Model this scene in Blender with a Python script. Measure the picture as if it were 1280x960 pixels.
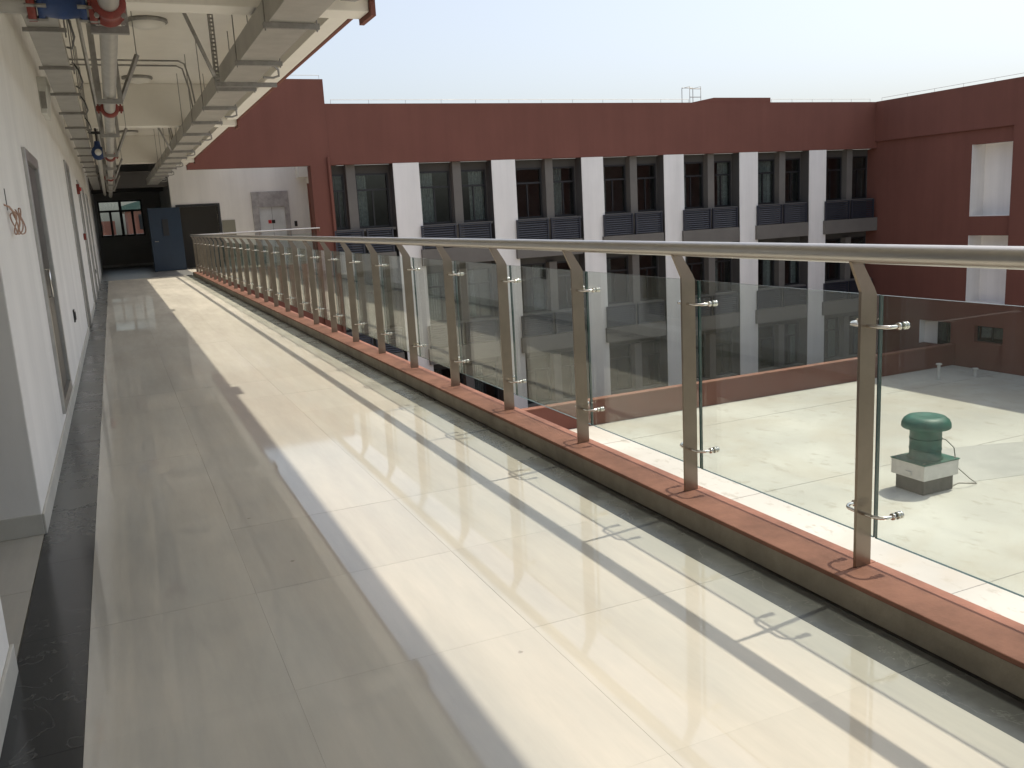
import bpy, math, random
from mathutils import Matrix, Vector
random.seed(7)
for o in list(bpy.data.objects): bpy.data.objects.remove(o)
SC = bpy.context.scene
COL = SC.collection

# ------------------------------------------------------------------ camera, sky, sun, exposure
H = 1.3857
cam_d = bpy.data.cameras.new('camera'); cam = bpy.data.objects.new('camera', cam_d); COL.objects.link(cam)
R = Matrix(((0.9105723, 0.1282455, -0.3929518), (-0.4097012, 0.1539881, -0.8991288), (-0.0547994, 0.9797146, 0.1927597)))
cam.matrix_world = Matrix.Translation((0, 0, H)) @ R.to_4x4()
cam_d.sensor_width = 36; cam_d.lens = 36 * 1100 / 1280; cam_d.clip_start = .05; cam_d.clip_end = 3000
SC.camera = cam
SUN = Vector((.472, .055, 1)).normalized()
W = bpy.data.worlds.new('World'); SC.world = W; W.use_nodes = True
wn = W.node_tree; bg = wn.nodes['Background']; sky = wn.nodes.new('ShaderNodeTexSky')
sky.sky_type = 'NISHITA'; sky.sun_disc = False
sky.sun_elevation = math.asin(SUN.z); sky.sun_rotation = math.atan2(SUN.x, SUN.y)
sky.air_density = 1.0; sky.dust_density = 3.5; sky.ozone_density = 1.0; sky.altitude = 50
haz = wn.nodes.new('ShaderNodeHueSaturation'); haz.inputs['Saturation'].default_value = .58; haz.inputs['Value'].default_value = .95   # thin white haze over the whole sky
wn.links.new(sky.outputs[0], haz.inputs['Color']); wn.links.new(haz.outputs[0], bg.inputs[0]); bg.inputs[1].default_value = 0.15
sl = bpy.data.lights.new('sun', 'SUN'); so = bpy.data.objects.new('sun', sl); COL.objects.link(so)
sl.energy = 2.85; sl.angle = math.radians(.6); sl.color = (1, .915, .765)
so.rotation_euler = SUN.to_track_quat('Z', 'Y').to_euler(); so.location = (10, 5, 40)
vs = SC.view_settings; vs.view_transform = 'Standard'; vs.look = 'None'; vs.exposure = 0.53; vs.gamma = 1
SC.render.engine = 'CYCLES'
try:
    SC.cycles.transparent_max_bounces = 24; SC.cycles.max_bounces = 10; SC.cycles.diffuse_bounces = 5; SC.cycles.glossy_bounces = 5
except Exception: pass

# ------------------------------------------------------------------ materials
def mat(name, c, rough=.6, metal=0.0, spec=.5, var=.0, vscale=3., bump=0., bscale=60., rvar=0., c2=None, coat=0.):
    m = bpy.data.materials.new(name); m.use_nodes = True; n = m.node_tree.nodes; l = m.node_tree.links
    b = n['Principled BSDF']; b.inputs['Base Color'].default_value = (*c, 1); b.inputs['Roughness'].default_value = rough
    b.inputs['Metallic'].default_value = metal; b.inputs['Specular IOR Level'].default_value = spec
    if coat: b.inputs['Coat Weight'].default_value = coat
    g = n.new('ShaderNodeNewGeometry')
    if var or c2 or rvar:
        t = n.new('ShaderNodeTexNoise'); t.inputs['Scale'].default_value = vscale; t.inputs['Detail'].default_value = 6; t.inputs['Roughness'].default_value = .65
        l.new(g.outputs['Position'], t.inputs['Vector'])
        r = n.new('ShaderNodeValToRGB'); r.color_ramp.elements[0].position = .32; r.color_ramp.elements[1].position = .72
        d = c2 or tuple(x * (1 - var) for x in c); u = tuple(min(1, x * (1 + var * .6)) for x in c) if not c2 else c
        r.color_ramp.elements[0].color = (*d, 1); r.color_ramp.elements[1].color = (*u, 1)
        l.new(t.outputs['Fac'], r.inputs[0]); l.new(r.outputs[0], b.inputs['Base Color'])
        if rvar:
            mr = n.new('ShaderNodeMapRange'); mr.inputs[1].default_value = .3; mr.inputs[2].default_value = .75
            mr.inputs[3].default_value = max(.02, rough - rvar); mr.inputs[4].default_value = rough + rvar
            l.new(t.outputs['Fac'], mr.inputs[0]); l.new(mr.outputs[0], b.inputs['Roughness'])
    if bump:
        t2 = n.new('ShaderNodeTexNoise'); t2.inputs['Scale'].default_value = bscale; t2.inputs['Detail'].default_value = 4
        l.new(g.outputs['Position'], t2.inputs['Vector'])
        bp = n.new('ShaderNodeBump'); bp.inputs['Strength'].default_value = bump; bp.inputs['Distance'].default_value = .01
        l.new(t2.outputs['Fac'], bp.inputs['Height']); l.new(bp.outputs[0], b.inputs['Normal'])
    return m
def glass(name, tint, ior=1.5, smear_veil=0.0):
    m = bpy.data.materials.new(name); m.use_nodes = True; n = m.node_tree.nodes; l = m.node_tree.links
    for x in list(n): n.remove(x)
    out = n.new('ShaderNodeOutputMaterial'); tr = n.new('ShaderNodeBsdfTransparent'); tr.inputs[0].default_value = (*tint, 1)
    gl = n.new('ShaderNodeBsdfGlossy'); gl.inputs['Roughness'].default_value = 0.0; gl.inputs[0].default_value = (.98, 1, .99, 1)
    g = n.new('ShaderNodeNewGeometry'); fr = n.new('ShaderNodeFresnel'); mr = n.new('ShaderNodeMapRange')
    mr.inputs[3].default_value = ior; mr.inputs[4].default_value = 1 / ior
    l.new(g.outputs['Backfacing'], mr.inputs[0]); l.new(mr.outputs[0], fr.inputs[0])
    mx = n.new('ShaderNodeMixShader'); l.new(fr.outputs[0], mx.inputs[0]); l.new(tr.outputs[0], mx.inputs[1]); l.new(gl.outputs[0], mx.inputs[2])
    if smear_veil:
        df = n.new('ShaderNodeBsdfDiffuse'); df.inputs[0].default_value = (.6, .62, .58, 1)  # pale veil: smears plus the hazy reflection of the white wall painted in
        t = n.new('ShaderNodeTexNoise'); t.inputs['Scale'].default_value = 2.2; t.inputs['Detail'].default_value = 7
        l.new(g.outputs['Position'], t.inputs['Vector'])
        m2 = n.new('ShaderNodeMapRange'); m2.inputs[1].default_value = .35; m2.inputs[2].default_value = .8; m2.inputs[3].default_value = smear_veil * .3; m2.inputs[4].default_value = smear_veil * 1.6
        l.new(t.outputs['Fac'], m2.inputs[0])
        m3 = n.new('ShaderNodeMixShader'); l.new(m2.outputs[0], m3.inputs[0]); l.new(mx.outputs[0], m3.inputs[1]); l.new(df.outputs[0], m3.inputs[2]); mx = m3
    l.new(mx.outputs[0], out.inputs[0]); return m
def tile_mat():
    m = mat('cream_tile', (.52, .485, .40), .05, spec=.8); n = m.node_tree.nodes; l = m.node_tree.links; b = n['Principled BSDF']
    g = n.new('ShaderNodeNewGeometry'); oi = n.new('ShaderNodeObjectInfo')
    a = n.new('ShaderNodeTexNoise'); a.inputs['Scale'].default_value = .9; a.inputs['Detail'].default_value = 7; a.inputs['Roughness'].default_value = .62
    mp = n.new('ShaderNodeMapping'); mp.inputs['Scale'].default_value = (1.6, .45, 1); l.new(g.outputs['Position'], mp.inputs[0]); l.new(mp.outputs[0], a.inputs['Vector'])
    # dust film left by the building work: dulls the polish, greys the tile slightly
    r = n.new('ShaderNodeMapRange'); r.inputs[1].default_value = .38; r.inputs[2].default_value = .64; l.new(a.outputs['Fac'], r.inputs[0])
    mx = n.new('ShaderNodeMix'); mx.data_type = 'RGBA'; mx.inputs[6].default_value = (.53, .495, .425, 1); mx.inputs[7].default_value = (.41, .405, .365, 1); l.new(r.outputs[0], mx.inputs[0])
    hs = n.new('ShaderNodeHueSaturation'); ad = n.new('ShaderNodeMapRange'); ad.inputs[3].default_value = .955; ad.inputs[4].default_value = 1.035
    l.new(oi.outputs['Random'], ad.inputs[0]); l.new(ad.outputs[0], hs.inputs['Value']); l.new(mx.outputs[2], hs.inputs['Color'])
    # dark specks and smudges
    v = n.new('ShaderNodeTexNoise'); v.inputs['Scale'].default_value = 7; v.inputs['Detail'].default_value = 9; v.inputs['Roughness'].default_value = .75; l.new(g.outputs['Position'], v.inputs['Vector'])
    vr = n.new('ShaderNodeMapRange'); vr.inputs[1].default_value = .675; vr.inputs[2].default_value = .72; vr.inputs[4].default_value = .6; l.new(v.outputs['Fac'], vr.inputs[0])
    vo = n.new('ShaderNodeTexVoronoi'); vo.inputs['Scale'].default_value = 2.6; l.new(g.outputs['Position'], vo.inputs['Vector'])   # crumbs of mortar and boot marks
    vd = n.new('ShaderNodeTexNoise'); vd.inputs['Scale'].default_value = 60; l.new(g.outputs['Position'], vd.inputs['Vector'])
    va = n.new('ShaderNodeMath'); va.operation = 'MULTIPLY_ADD'; va.inputs[1].default_value = .05; l.new(vd.outputs['Fac'], va.inputs[0]); l.new(vo.outputs['Distance'], va.inputs[2])
    vm = n.new('ShaderNodeMapRange'); vm.inputs[1].default_value = .042; vm.inputs[2].default_value = .055; vm.inputs[3].default_value = .8; vm.inputs[4].default_value = 0; l.new(va.outputs[0], vm.inputs[0])
    vx = n.new('ShaderNodeMath'); vx.operation = 'MAXIMUM'; l.new(vm.outputs[0], vx.inputs[0]); l.new(vr.outputs[0], vx.inputs[1])
    m2 = n.new('ShaderNodeMix'); m2.data_type = 'RGBA'; m2.inputs[7].default_value = (.26, .24, .20, 1); l.new(vx.outputs[0], m2.inputs[0]); l.new(hs.outputs[0], m2.inputs[6])
    l.new(m2.outputs[2], b.inputs['Base Color'])
    rr = n.new('ShaderNodeMapRange'); rr.inputs[3].default_value = .02; rr.inputs[4].default_value = .06; l.new(r.outputs[0], rr.inputs[0]); l.new(rr.outputs[0], b.inputs['Roughness'])
    sh = n.new('ShaderNodeMapRange'); sh.inputs[3].default_value = .04; sh.inputs[4].default_value = .14; l.new(r.outputs[0], sh.inputs[0]); l.new(sh.outputs[0], b.inputs['Sheen Weight'])
    b.inputs['Sheen Roughness'].default_value = .5; b.inputs['Sheen Tint'].default_value = (.80, .83, .82, 1)
    # lengthwise mop and trolley streaks
    st = n.new('ShaderNodeTexNoise'); st.inputs['Scale'].default_value = 1.0; st.inputs['Detail'].default_value = 6; st.inputs['Roughness'].default_value = .7
    m4 = n.new('ShaderNodeMapping'); m4.inputs['Scale'].default_value = (5.5, .55, 1); l.new(g.outputs['Position'], m4.inputs[0]); l.new(m4.outputs[0], st.inputs['Vector'])
    sv = n.new('ShaderNodeMapRange'); sv.inputs[1].default_value = .3; sv.inputs[2].default_value = .7; sv.inputs[3].default_value = .87; sv.inputs[4].default_value = 1.035; l.new(st.outputs['Fac'], sv.inputs[0])
    h2 = n.new('ShaderNodeHueSaturation'); l.new(sv.outputs[0], h2.inputs['Value']); l.new(m2.outputs[2], h2.inputs['Color']); l.new(h2.outputs[0], b.inputs['Base Color'])
    # cement dust; its increase with distance is painted in to mute grazing reflections
    sp = n.new('ShaderNodeSeparateXYZ'); l.new(g.outputs['Position'], sp.inputs[0])
    yy = n.new('ShaderNodeMapRange'); yy.inputs[1].default_value = 4; yy.inputs[2].default_value = 17; yy.inputs[3].default_value = .10; yy.inputs[4].default_value = .86; l.new(sp.outputs[1], yy.inputs[0])
    dn = n.new('ShaderNodeMapRange'); dn.inputs[3].default_value = .75; dn.inputs[4].default_value = 1.1; l.new(r.outputs[0], dn.inputs[0])
    dm = n.new('ShaderNodeMath'); dm.operation = 'MULTIPLY'; dm.use_clamp = True; l.new(yy.outputs[0], dm.inputs[0]); l.new(dn.outputs[0], dm.inputs[1])
    df = n.new('ShaderNodeBsdfDiffuse'); h3 = n.new('ShaderNodeHueSaturation'); h3.inputs['Color'].default_value = (.51, .475, .405, 1); l.new(sv.outputs[0], h3.inputs['Value']); l.new(h3.outputs[0], df.inputs[0])
    ms = n.new('ShaderNodeMixShader'); l.new(dm.outputs[0], ms.inputs[0]); l.new(b.outputs[0], ms.inputs[1]); l.new(df.outputs[0], ms.inputs[2]); l.new(ms.outputs[0], n['Material Output'].inputs[0])
    return m
def marble_mat():
    m = mat('black_marble', (.03, .03, .03), .15); n = m.node_tree.nodes; l = m.node_tree.links; b = n['Principled BSDF']
    g = n.new('ShaderNodeNewGeometry')
    t = n.new('ShaderNodeTexNoise'); t.inputs['Scale'].default_value = 5; t.inputs['Detail'].default_value = 8; t.inputs['Distortion'].default_value = .5; l.new(g.outputs['Position'], t.inputs['Vector'])
    v = n.new('ShaderNodeMath'); v.operation = 'SUBTRACT'; v.inputs[1].default_value = .5; l.new(t.outputs['Fac'], v.inputs[0])
    ab = n.new('ShaderNodeMath'); ab.operation = 'ABSOLUTE'; l.new(v.outputs[0], ab.inputs[0])
    r = n.new('ShaderNodeMapRange'); r.inputs[1].default_value = 0; r.inputs[2].default_value = .008; r.inputs[3].default_value = .12; r.inputs[4].default_value = 0; l.new(ab.outputs[0], r.inputs[0])
    mx = n.new('ShaderNodeMix'); mx.data_type = 'RGBA'; mx.inputs[6].default_value = (.022, .023, .024, 1); mx.inputs[7].default_value = (.35, .35, .33, 1); l.new(r.outputs[0], mx.inputs[0])
    # cement dust on the tiles past the doorway and along the kerb
    sp = n.new('ShaderNodeSeparateXYZ'); l.new(g.outputs['Position'], sp.inputs[0])
    y = n.new('ShaderNodeMapRange'); y.inputs[1].default_value = 4.22; y.inputs[2].default_value = 4.45; l.new(sp.outputs[1], y.inputs[0])
    x = n.new('ShaderNodeMapRange'); x.inputs[1].default_value = 1.0; x.inputs[2].default_value = 1.1; l.new(sp.outputs[0], x.inputs[0])
    mxm = n.new('ShaderNodeMath'); mxm.operation = 'MAXIMUM'; l.new(y.outputs[0], mxm.inputs[0]); l.new(x.outputs[0], mxm.inputs[1])
    d = n.new('ShaderNodeTexNoise'); d.inputs['Scale'].default_value = 1.8; d.inputs['Detail'].default_value = 9; d.inputs['Roughness'].default_value = .7; l.new(g.outputs['Position'], d.inputs['Vector'])
    dr = n.new('ShaderNodeMapRange'); dr.inputs[1].default_value = .3; dr.inputs[2].default_value = .68; dr.inputs[3].default_value = .12; dr.inputs[4].default_value = .6; l.new(d.outputs['Fac'], dr.inputs[0])
    x.inputs[4].default_value = .58
    mu = n.new('ShaderNodeMath'); mu.operation = 'MULTIPLY'; l.new(mxm.outputs[0], mu.inputs[0]); l.new(dr.outputs[0], mu.inputs[1])
    m2 = n.new('ShaderNodeMix'); m2.data_type = 'RGBA'; m2.inputs[7].default_value = (.235, .24, .225, 1); l.new(mu.outputs[0], m2.inputs[0]); l.new(mx.outputs[2], m2.inputs[6]); l.new(m2.outputs[2], b.inputs['Base Color'])
    rr = n.new('ShaderNodeMapRange'); rr.inputs[3].default_value = .16; rr.inputs[4].default_value = .5; l.new(mu.outputs[0], rr.inputs[0]); l.new(rr.outputs[0], b.inputs['Roughness'])
    return m
def roof_mat():
    m = mat('roof_concrete', (.6, .58, .5), .85, spec=.3); n = m.node_tree.nodes; l = m.node_tree.links; b = n['Principled BSDF']
    g = n.new('ShaderNodeNewGeometry')
    a = n.new('ShaderNodeTexNoise'); a.inputs['Scale'].default_value = .35; a.inputs['Detail'].default_value = 8; l.new(g.outputs['Position'], a.inputs['Vector'])
    r = n.new('ShaderNodeValToRGB'); r.color_ramp.elements[0].position = .3; r.color_ramp.elements[1].position = .7; r.color_ramp.elements[0].color = (.42, .415, .38, 1); r.color_ramp.elements[1].color = (.54, .535, .49, 1); l.new(a.outputs['Fac'], r.inputs[0])
    s = n.new('ShaderNodeTexNoise'); s.inputs['Scale'].default_value = 3.2; s.inputs['Detail'].default_value = 5; s.inputs['Roughness'].default_value = .7
    mp = n.new('ShaderNodeMapping'); mp.inputs['Scale'].default_value = (1, .55, 1); l.new(g.outputs['Position'], mp.inputs[0]); l.new(mp.outputs[0], s.inputs['Vector'])
    sr = n.new('ShaderNodeMapRange'); sr.inputs[1].default_value = .57; sr.inputs[2].default_value = .66; sr.inputs[4].default_value = .6; l.new(s.outputs['Fac'], sr.inputs[0])
    mx = n.new('ShaderNodeMix'); mx.data_type = 'RGBA'; mx.inputs[7].default_value = (.33, .315, .265, 1); l.new(sr.outputs[0], mx.inputs[0]); l.new(r.outputs[0], mx.inputs[6])
    w = n.new('ShaderNodeTexNoise'); w.inputs['Scale'].default_value = .22; w.inputs['Detail'].default_value = 9; w.inputs['Roughness'].default_value = .6; w.inputs['Distortion'].default_value = .6; l.new(g.outputs['Position'], w.inputs['Vector'])
    wr = n.new('ShaderNodeMapRange'); wr.inputs[1].default_value = .47; wr.inputs[2].default_value = .60; wr.inputs[4].default_value = .6; l.new(w.outputs['Fac'], wr.inputs[0])
    m6 = n.new('ShaderNodeMix'); m6.data_type = 'RGBA'; m6.inputs[7].default_value = (.43, .40, .34, 1); l.new(wr.outputs[0], m6.inputs[0]); l.new(mx.outputs[2], m6.inputs[6]); l.new(m6.outputs[2], b.inputs['Base Color'])
    return m
def streaked(m, lo=.80):
    n = m.node_tree.nodes; l = m.node_tree.links; b = n['Principled BSDF']; src = b.inputs['Base Color'].links[0].from_socket
    g = n.new('ShaderNodeNewGeometry'); mp = n.new('ShaderNodeMapping'); mp.inputs['Scale'].default_value = (1.6, 1.6, .12); l.new(g.outputs['Position'], mp.inputs[0])
    t = n.new('ShaderNodeTexNoise'); t.inputs['Scale'].default_value = 1.2; t.inputs['Detail'].default_value = 7; t.inputs['Roughness'].default_value = .65; l.new(mp.outputs[0], t.inputs['Vector'])
    v = n.new('ShaderNodeMapRange'); v.inputs[1].default_value = .3; v.inputs[2].default_value = .65; v.inputs[3].default_value = lo; v.inputs[4].default_value = 1.06; l.new(t.outputs['Fac'], v.inputs[0])
    h = n.new('ShaderNodeHueSaturation'); l.new(v.outputs[0], h.inputs['Value']); l.new(src, h.inputs['Color']); l.new(h.outputs[0], b.inputs['Base Color']); return m
M = dict(
    tile=tile_mat(), marble=marble_mat(), roof=roof_mat(),
    grout=mat('grout', (.47, .44, .385), .9),
    white=mat('white_plaster', (.80, .785, .75), .85, spec=.25, var=.05, vscale=1.3, bump=.08, bscale=25),
    ceil=mat('ceiling_paint', (.80, .77, .70), .9, spec=.2, var=.06, vscale=1.1),
    colw=mat('column_white', (.83, .81, .775), .8, spec=.25, var=.04, vscale=.9),
    red=mat('red_render', (.185, .076, .057), .85, spec=.25, var=.07, vscale=.7, bump=.12, bscale=40),
    redcap=mat('red_cap_paint', (.265, .125, .088), .75, spec=.3, var=.34, vscale=4, bump=.15, bscale=90),
    kerb=mat('kerb_plaster', (.34, .30, .235), .85, var=.28, vscale=4, bump=.2, bscale=70),
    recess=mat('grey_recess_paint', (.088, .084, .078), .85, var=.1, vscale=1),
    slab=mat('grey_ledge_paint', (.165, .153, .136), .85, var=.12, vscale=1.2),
    louv=mat('dark_louvre_metal', (.030, .033, .045), .45, spec=.5),
    frame=mat('dark_window_frame', (.018, .018, .020), .4),
    pane=glass('window_glass', (.80, .84, .83)),
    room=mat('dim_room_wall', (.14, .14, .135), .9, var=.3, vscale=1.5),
    curtain=mat('grey_curtain', (.32, .33, .32), .9, var=.35, vscale=9),
    glass=glass('railing_glass', (.922, .952, .93), 1.5, smear_veil=.045),
    glassedge=mat('green_glass_edge', (.012, .05, .043), .12, spec=.8),
    steel=mat('brushed_steel', (.52, .50, .47), .36, metal=1, var=.05, vscale=14, rvar=.02),
    post=mat('brown_steel_plate', (.26, .215, .172), .34, metal=.9, var=.1, vscale=8, rvar=.06),  # reflected red and floor tones are put into this brown base colour
    chrome=mat('polished_steel', (.75, .73, .69), .14, metal=1),
    galv=mat('galvanised_steel', (.45, .435, .40), .5, metal=.65, var=.12, vscale=5),
    galvd=mat('galvanised_channel', (.32, .31, .29), .5, metal=.6, var=.2, vscale=14),
    redp=mat('red_coupling_paint', (.22, .036, .026), .55, var=.3, vscale=25),
    bluep=mat('blue_valve_paint', (.018, .05, .16), .5, var=.2, vscale=20),
    black=mat('black_plastic', (.015, .015, .016), .4),
    stain=mat('stainless_frame', (.50, .49, .47), .32, metal=1, var=.15, vscale=9),
    cabinet=mat('grey_cabinet_door', (.11, .105, .10), .35, metal=.6, var=.3, vscale=2.5),
    greydoor=mat('grey_door_paint', (.40, .39, .37), .5),
    blued=mat('blue_door_paint', (.012, .031, .062), .45, var=.12, vscale=2),
    hallw=mat('hall_plaster', (.45, .44, .42), .9, var=.1, vscale=1),
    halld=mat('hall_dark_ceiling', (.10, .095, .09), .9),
    hfloor=mat('grey_stone_floor', (.26, .26, .25), .3, var=.15, vscale=2),
    stone=mat('lift_stone_frame', (.42, .40, .40), .35, var=.35, vscale=5),
    lift=mat('protective_film_steel', (.66, .68, .69), .45, metal=.0, var=.1, vscale=3),
    panel=mat('olive_grey_panel', (.25, .24, .19), .6),
    green=mat('green_enamel', (.022, .115, .085), .5, var=.4, vscale=4),
    fanw=mat('pale_metal_skirt', (.62, .62, .58), .55, var=.12, vscale=5),
    fand=mat('dark_block_base', (.085, .085, .08), .9, var=.3, vscale=6, bump=.4, bscale=30),
    patch=mat('grey_roof_patch', (.41, .41, .385), .85, var=.12, vscale=1.5),
    ground=mat('courtyard_paving', (.24, .235, .22), .9, var=.15, vscale=1),
    farred=mat('far_red_brick', (.34, .13, .09), .9, var=.1, vscale=.3),
    fargreen=mat('far_green_roof', (.10, .17, .14), .7),
    lampw=mat('opal_lamp_cover', (.72, .70, .64), .4),
    copper=mat('copper_wire', (.42, .26, .19), .5),
    signr=mat('red_sign_print', (.55, .03, .03), .5),
    wfilm=mat('white_label', (.75, .75, .72), .6),
)
streaked(M['red'], .94); streaked(M['colw'], .93); streaked(M['white'], .94)

# ------------------------------------------------------------------ mesh helpers
def wloc(o):
    v = Vector((0, 0, 0))
    while o: v += o.location; o = o.parent
    return v
class MB:
    def __init__(s): s.v = []; s.f = []; s.sm = []; s.mi = []
    def add(s, vs, fs, smooth=False, mi=0):
        b = len(s.v); s.v += [tuple(v) for v in vs]
        for f in fs: s.f.append(tuple(i + b for i in f)); s.sm.append(smooth); s.mi.append(mi)
        return s
    def box(s, x0, x1, y0, y1, z0, z1, mi=0):
        vs = [(x0,y0,z0),(x1,y0,z0),(x1,y1,z0),(x0,y1,z0),(x0,y0,z1),(x1,y0,z1),(x1,y1,z1),(x0,y1,z1)]
        return s.add(vs, [(0,3,2,1),(4,5,6,7),(0,1,5,4),(1,2,6,5),(2,3,7,6),(3,0,4,7)], False, mi)
    def prism(s, prof, a0, a1, axis='y', mi=0):     # prof: list of (u,v) ccw; extruded along axis
        n = len(prof)
        def P(u, v, a): return {'y': (u, a, v), 'x': (a, u, v), 'z': (u, v, a)}[axis]
        vs = [P(u, v, a0) for u, v in prof] + [P(u, v, a1) for u, v in prof]
        fs = [tuple(range(n)), tuple(range(2*n-1, n-1, -1))] + [(i, i+n, (i+1) % n + n, (i+1) % n) for i in range(n)]
        return s.add(vs, fs, False, mi)
    def tube(s, pts, r, n=10, caps=True, mi=0, smooth=True):
        pts = [Vector(p) for p in pts]; rings = []; up = None
        for i, p in enumerate(pts):
            d = (pts[min(i+1, len(pts)-1)] - pts[max(i-1, 0)]).normalized()
            if up is None:
                up = Vector((0,0,1)) if abs(d.z) < .9 else Vector((1,0,0))
            a = d.cross(up).normalized(); up = a.cross(d).normalized()
            rr = r[i] if isinstance(r, (list, tuple)) else r
            rings.append([p + a*math.cos(2*math.pi*k/n)*rr + up*math.sin(2*math.pi*k/n)*rr for k in range(n)])
        vs = [v for rg in rings for v in rg]; fs = []
        for i in range(len(pts)-1):
            for k in range(n): fs.append((i*n+k, i*n+(k+1) % n, (i+1)*n+(k+1) % n, (i+1)*n+k))
        s.add(vs, fs, smooth, mi)
        if caps:
            s.add(rings[0], [tuple(range(n-1, -1, -1))], False, mi); s.add(rings[-1], [tuple(range(n))], False, mi)
        return s
    def lathe(s, prof, c, n=28, axis='z', mi=0, smooth=True):
        def P(r, h, t):
            a, b = r*math.cos(t), r*math.sin(t)
            return {'z': (c[0]+a, c[1]+b, c[2]+h), 'x': (c[0]+h, c[1]+a, c[2]+b), 'y': (c[0]+a, c[1]+h, c[2]+b)}[axis]
        vs = [P(r, h, 2*math.pi*k/n) for r, h in prof for k in range(n)]; fs = []
        for i in range(len(prof)-1):
            for k in range(n): fs.append((i*n+k, i*n+(k+1) % n, (i+1)*n+(k+1) % n, (i+1)*n+k))
        return s.add(vs, fs, smooth, mi)
    def holes(s, axis, p0, p1, u0, u1, z0, z1, hs):   # wall slab with rectangular holes (u0,u1,z0,z1)
        us = sorted({u0, u1, *[max(u0, min(u1, h[i])) for h in hs for i in (0, 1)]}); zs = sorted({z0, z1, *[max(z0, min(z1, h[i])) for h in hs for i in (2, 3)]})
        for i in range(len(us)-1):
            run = None
            for j in range(len(zs)):
                solid = False
                if j < len(zs)-1:
                    cu = (us[i]+us[i+1])/2; cz = (zs[j]+zs[j+1])/2
                    solid = not any(h[0] < cu < h[1] and h[2] < cz < h[3] for h in hs)
                if solid and run is None: run = zs[j]
                if not solid and run is not None:
                    if axis == 'y': s.box(us[i], us[i+1], p0, p1, run, zs[j])
                    else: s.box(p0, p1, us[i], us[i+1], run, zs[j])
                    run = None
        return s
    def mesh(s, name, mats, off=(0, 0, 0)):
        me = bpy.data.meshes.new(name); o = Vector(off)
        me.from_pydata([Vector(v)-o for v in s.v], [], s.f)
        for m in (mats if isinstance(mats, (list, tuple)) else [mats]): me.materials.append(m)
        me.polygons.foreach_set('use_smooth', s.sm); me.polygons.foreach_set('material_index', s.mi); me.update()
        return me
    def build(s, name, mats, parent=None, bevel=0):
        off = wloc(parent) if parent else Vector((0,0,0))
        o = bpy.data.objects.new(name, s.mesh(name, mats, off)); COL.objects.link(o); o.parent = parent
        if bevel:
            b = o.modifiers.new('bevel', 'BEVEL'); b.width = bevel; b.segments = 2; b.limit_method = 'ANGLE'; b.angle_limit = math.radians(50)
        return o
def tag(o, label=None, cat=None, group=None, kind=None):
    if label: o['label'] = label
    if cat: o['category'] = cat
    if group: o['group'] = group
    if kind: o['kind'] = kind
    return o
def thing(name, loc, label, cat, group=None):
    o = bpy.data.objects.new(name, None); o.empty_display_size = .2; COL.objects.link(o); o.location = loc
    return tag(o, label, cat, group)
def inst(name, me, parent, loc=(0, 0, 0)):
    o = bpy.data.objects.new(name, me); COL.objects.link(o); o.parent = parent; o.location = loc; return o
def bx(name, parent, m, *b, bevel=0): return MB().box(*b).build(name, m, parent, bevel)

# ------------------------------------------------------------------ key dimensions (metres; Y runs along the walkway)
XW = -.47            # left wall face
XE = 2.31            # outer edge of the walkway
YF = 28.4            # plane of the facade across the court
ZR = -5.52           # annex roof
ZG = -10.4           # court ground
XR = 29.55           # face of the right wing
YH = 33.0            # lobby back wall
YE = 40.0            # end of the hall
YB = -6.0

# ------------------------------------------------------------------ ground and walkway floor
tag(MB().box(-400, 400, -300, 900, ZG-.5, ZG).build('ground', M['ground']), kind='structure')
fl = tag(MB().box(-.78, XE, YB, YF+.2, -.35, -.012).build('walkway_floor', M['grout']), kind='structure')
T = .8; J0 = 2.52 - .8*11
def tmesh(w): return MB().box(.0003, w-.0003, .0004, T-.0004, -.011, 0).mesh('tile', M['tile'])
x_cuts = [-.25, .33, 1.13, 1.93]
tms = [tmesh(x_cuts[i+1]-x_cuts[i]) for i in range(3)]
dm1 = MB().box(.0007, .2188, .0007, T-.0007, -.011, 0).mesh('dark_tile', M['marble'])
dm2 = MB().box(.0007, .164, .0007, T-.0007, -.011, 0).mesh('dark_tile', M['marble'])
y = J0
while y < YF+.1:
    for i in range(3): inst('tile', tms[i], fl, (x_cuts[i], y, random.uniform(-.0006, .0004)))
    inst('dark_tile', dm1, fl, (-.47, y, random.uniform(-.0006, .0004)))
    inst('dark_tile', dm2, fl, (1.93, y, random.uniform(-.0006, .0004)))
    y += T
# threshold floor inside the side doorway
for i in range(2): inst('tile', MB().box(-.27, -.0015, .0007, .743, -.011, 0).mesh('tile', M['tile']), fl, (-.472, 3.09+.745*i, 0))

# ------------------------------------------------------------------ left wall
lw = thing('corridor_wall', (XW, 4.58, 0), 'long white plaster wall with doors along the shaded side of the walkway', 'wall')
doors = [(13.9, 15.1), (18.9, 20.1), (22.0, 23.2), (25.4, 26.6)]
w = MB()
w.holes('x', XW-.25, XW, 4.58, YE, 0, 3.82, [(a, b, 0, 2.35) for a, b in doors] + [(6.8, 7.95, .16, 1.98)])
w.build('far_wall', M['white'], lw, .006)
MB().box(XW-.25, XW, YB, 3.09, 0, 3.82).build('near_wall', M['white'], lw, .006)
bx('door_head', lw, M['white'], XW-.25, XW, 3.092, 4.578, 2.5, 3.82)
skm = M['kerb']
sk = MB(); ed = [4.58] + [e for d in doors for e in (d[0]-.06, d[1]+.06)] + [YE]
for i in range(0, len(ed), 2): sk.box(XW, XW+.012, ed[i]-(.012 if i == 0 else 0), ed[i+1], 0, .10)
sk.box(XW-.25, XW, 4.566, 4.58, 0, .10)
sk.build('skirting', mat('grey_skirting', (.55, .535, .48), .6, var=.1, vscale=4), lw, .003)
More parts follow.
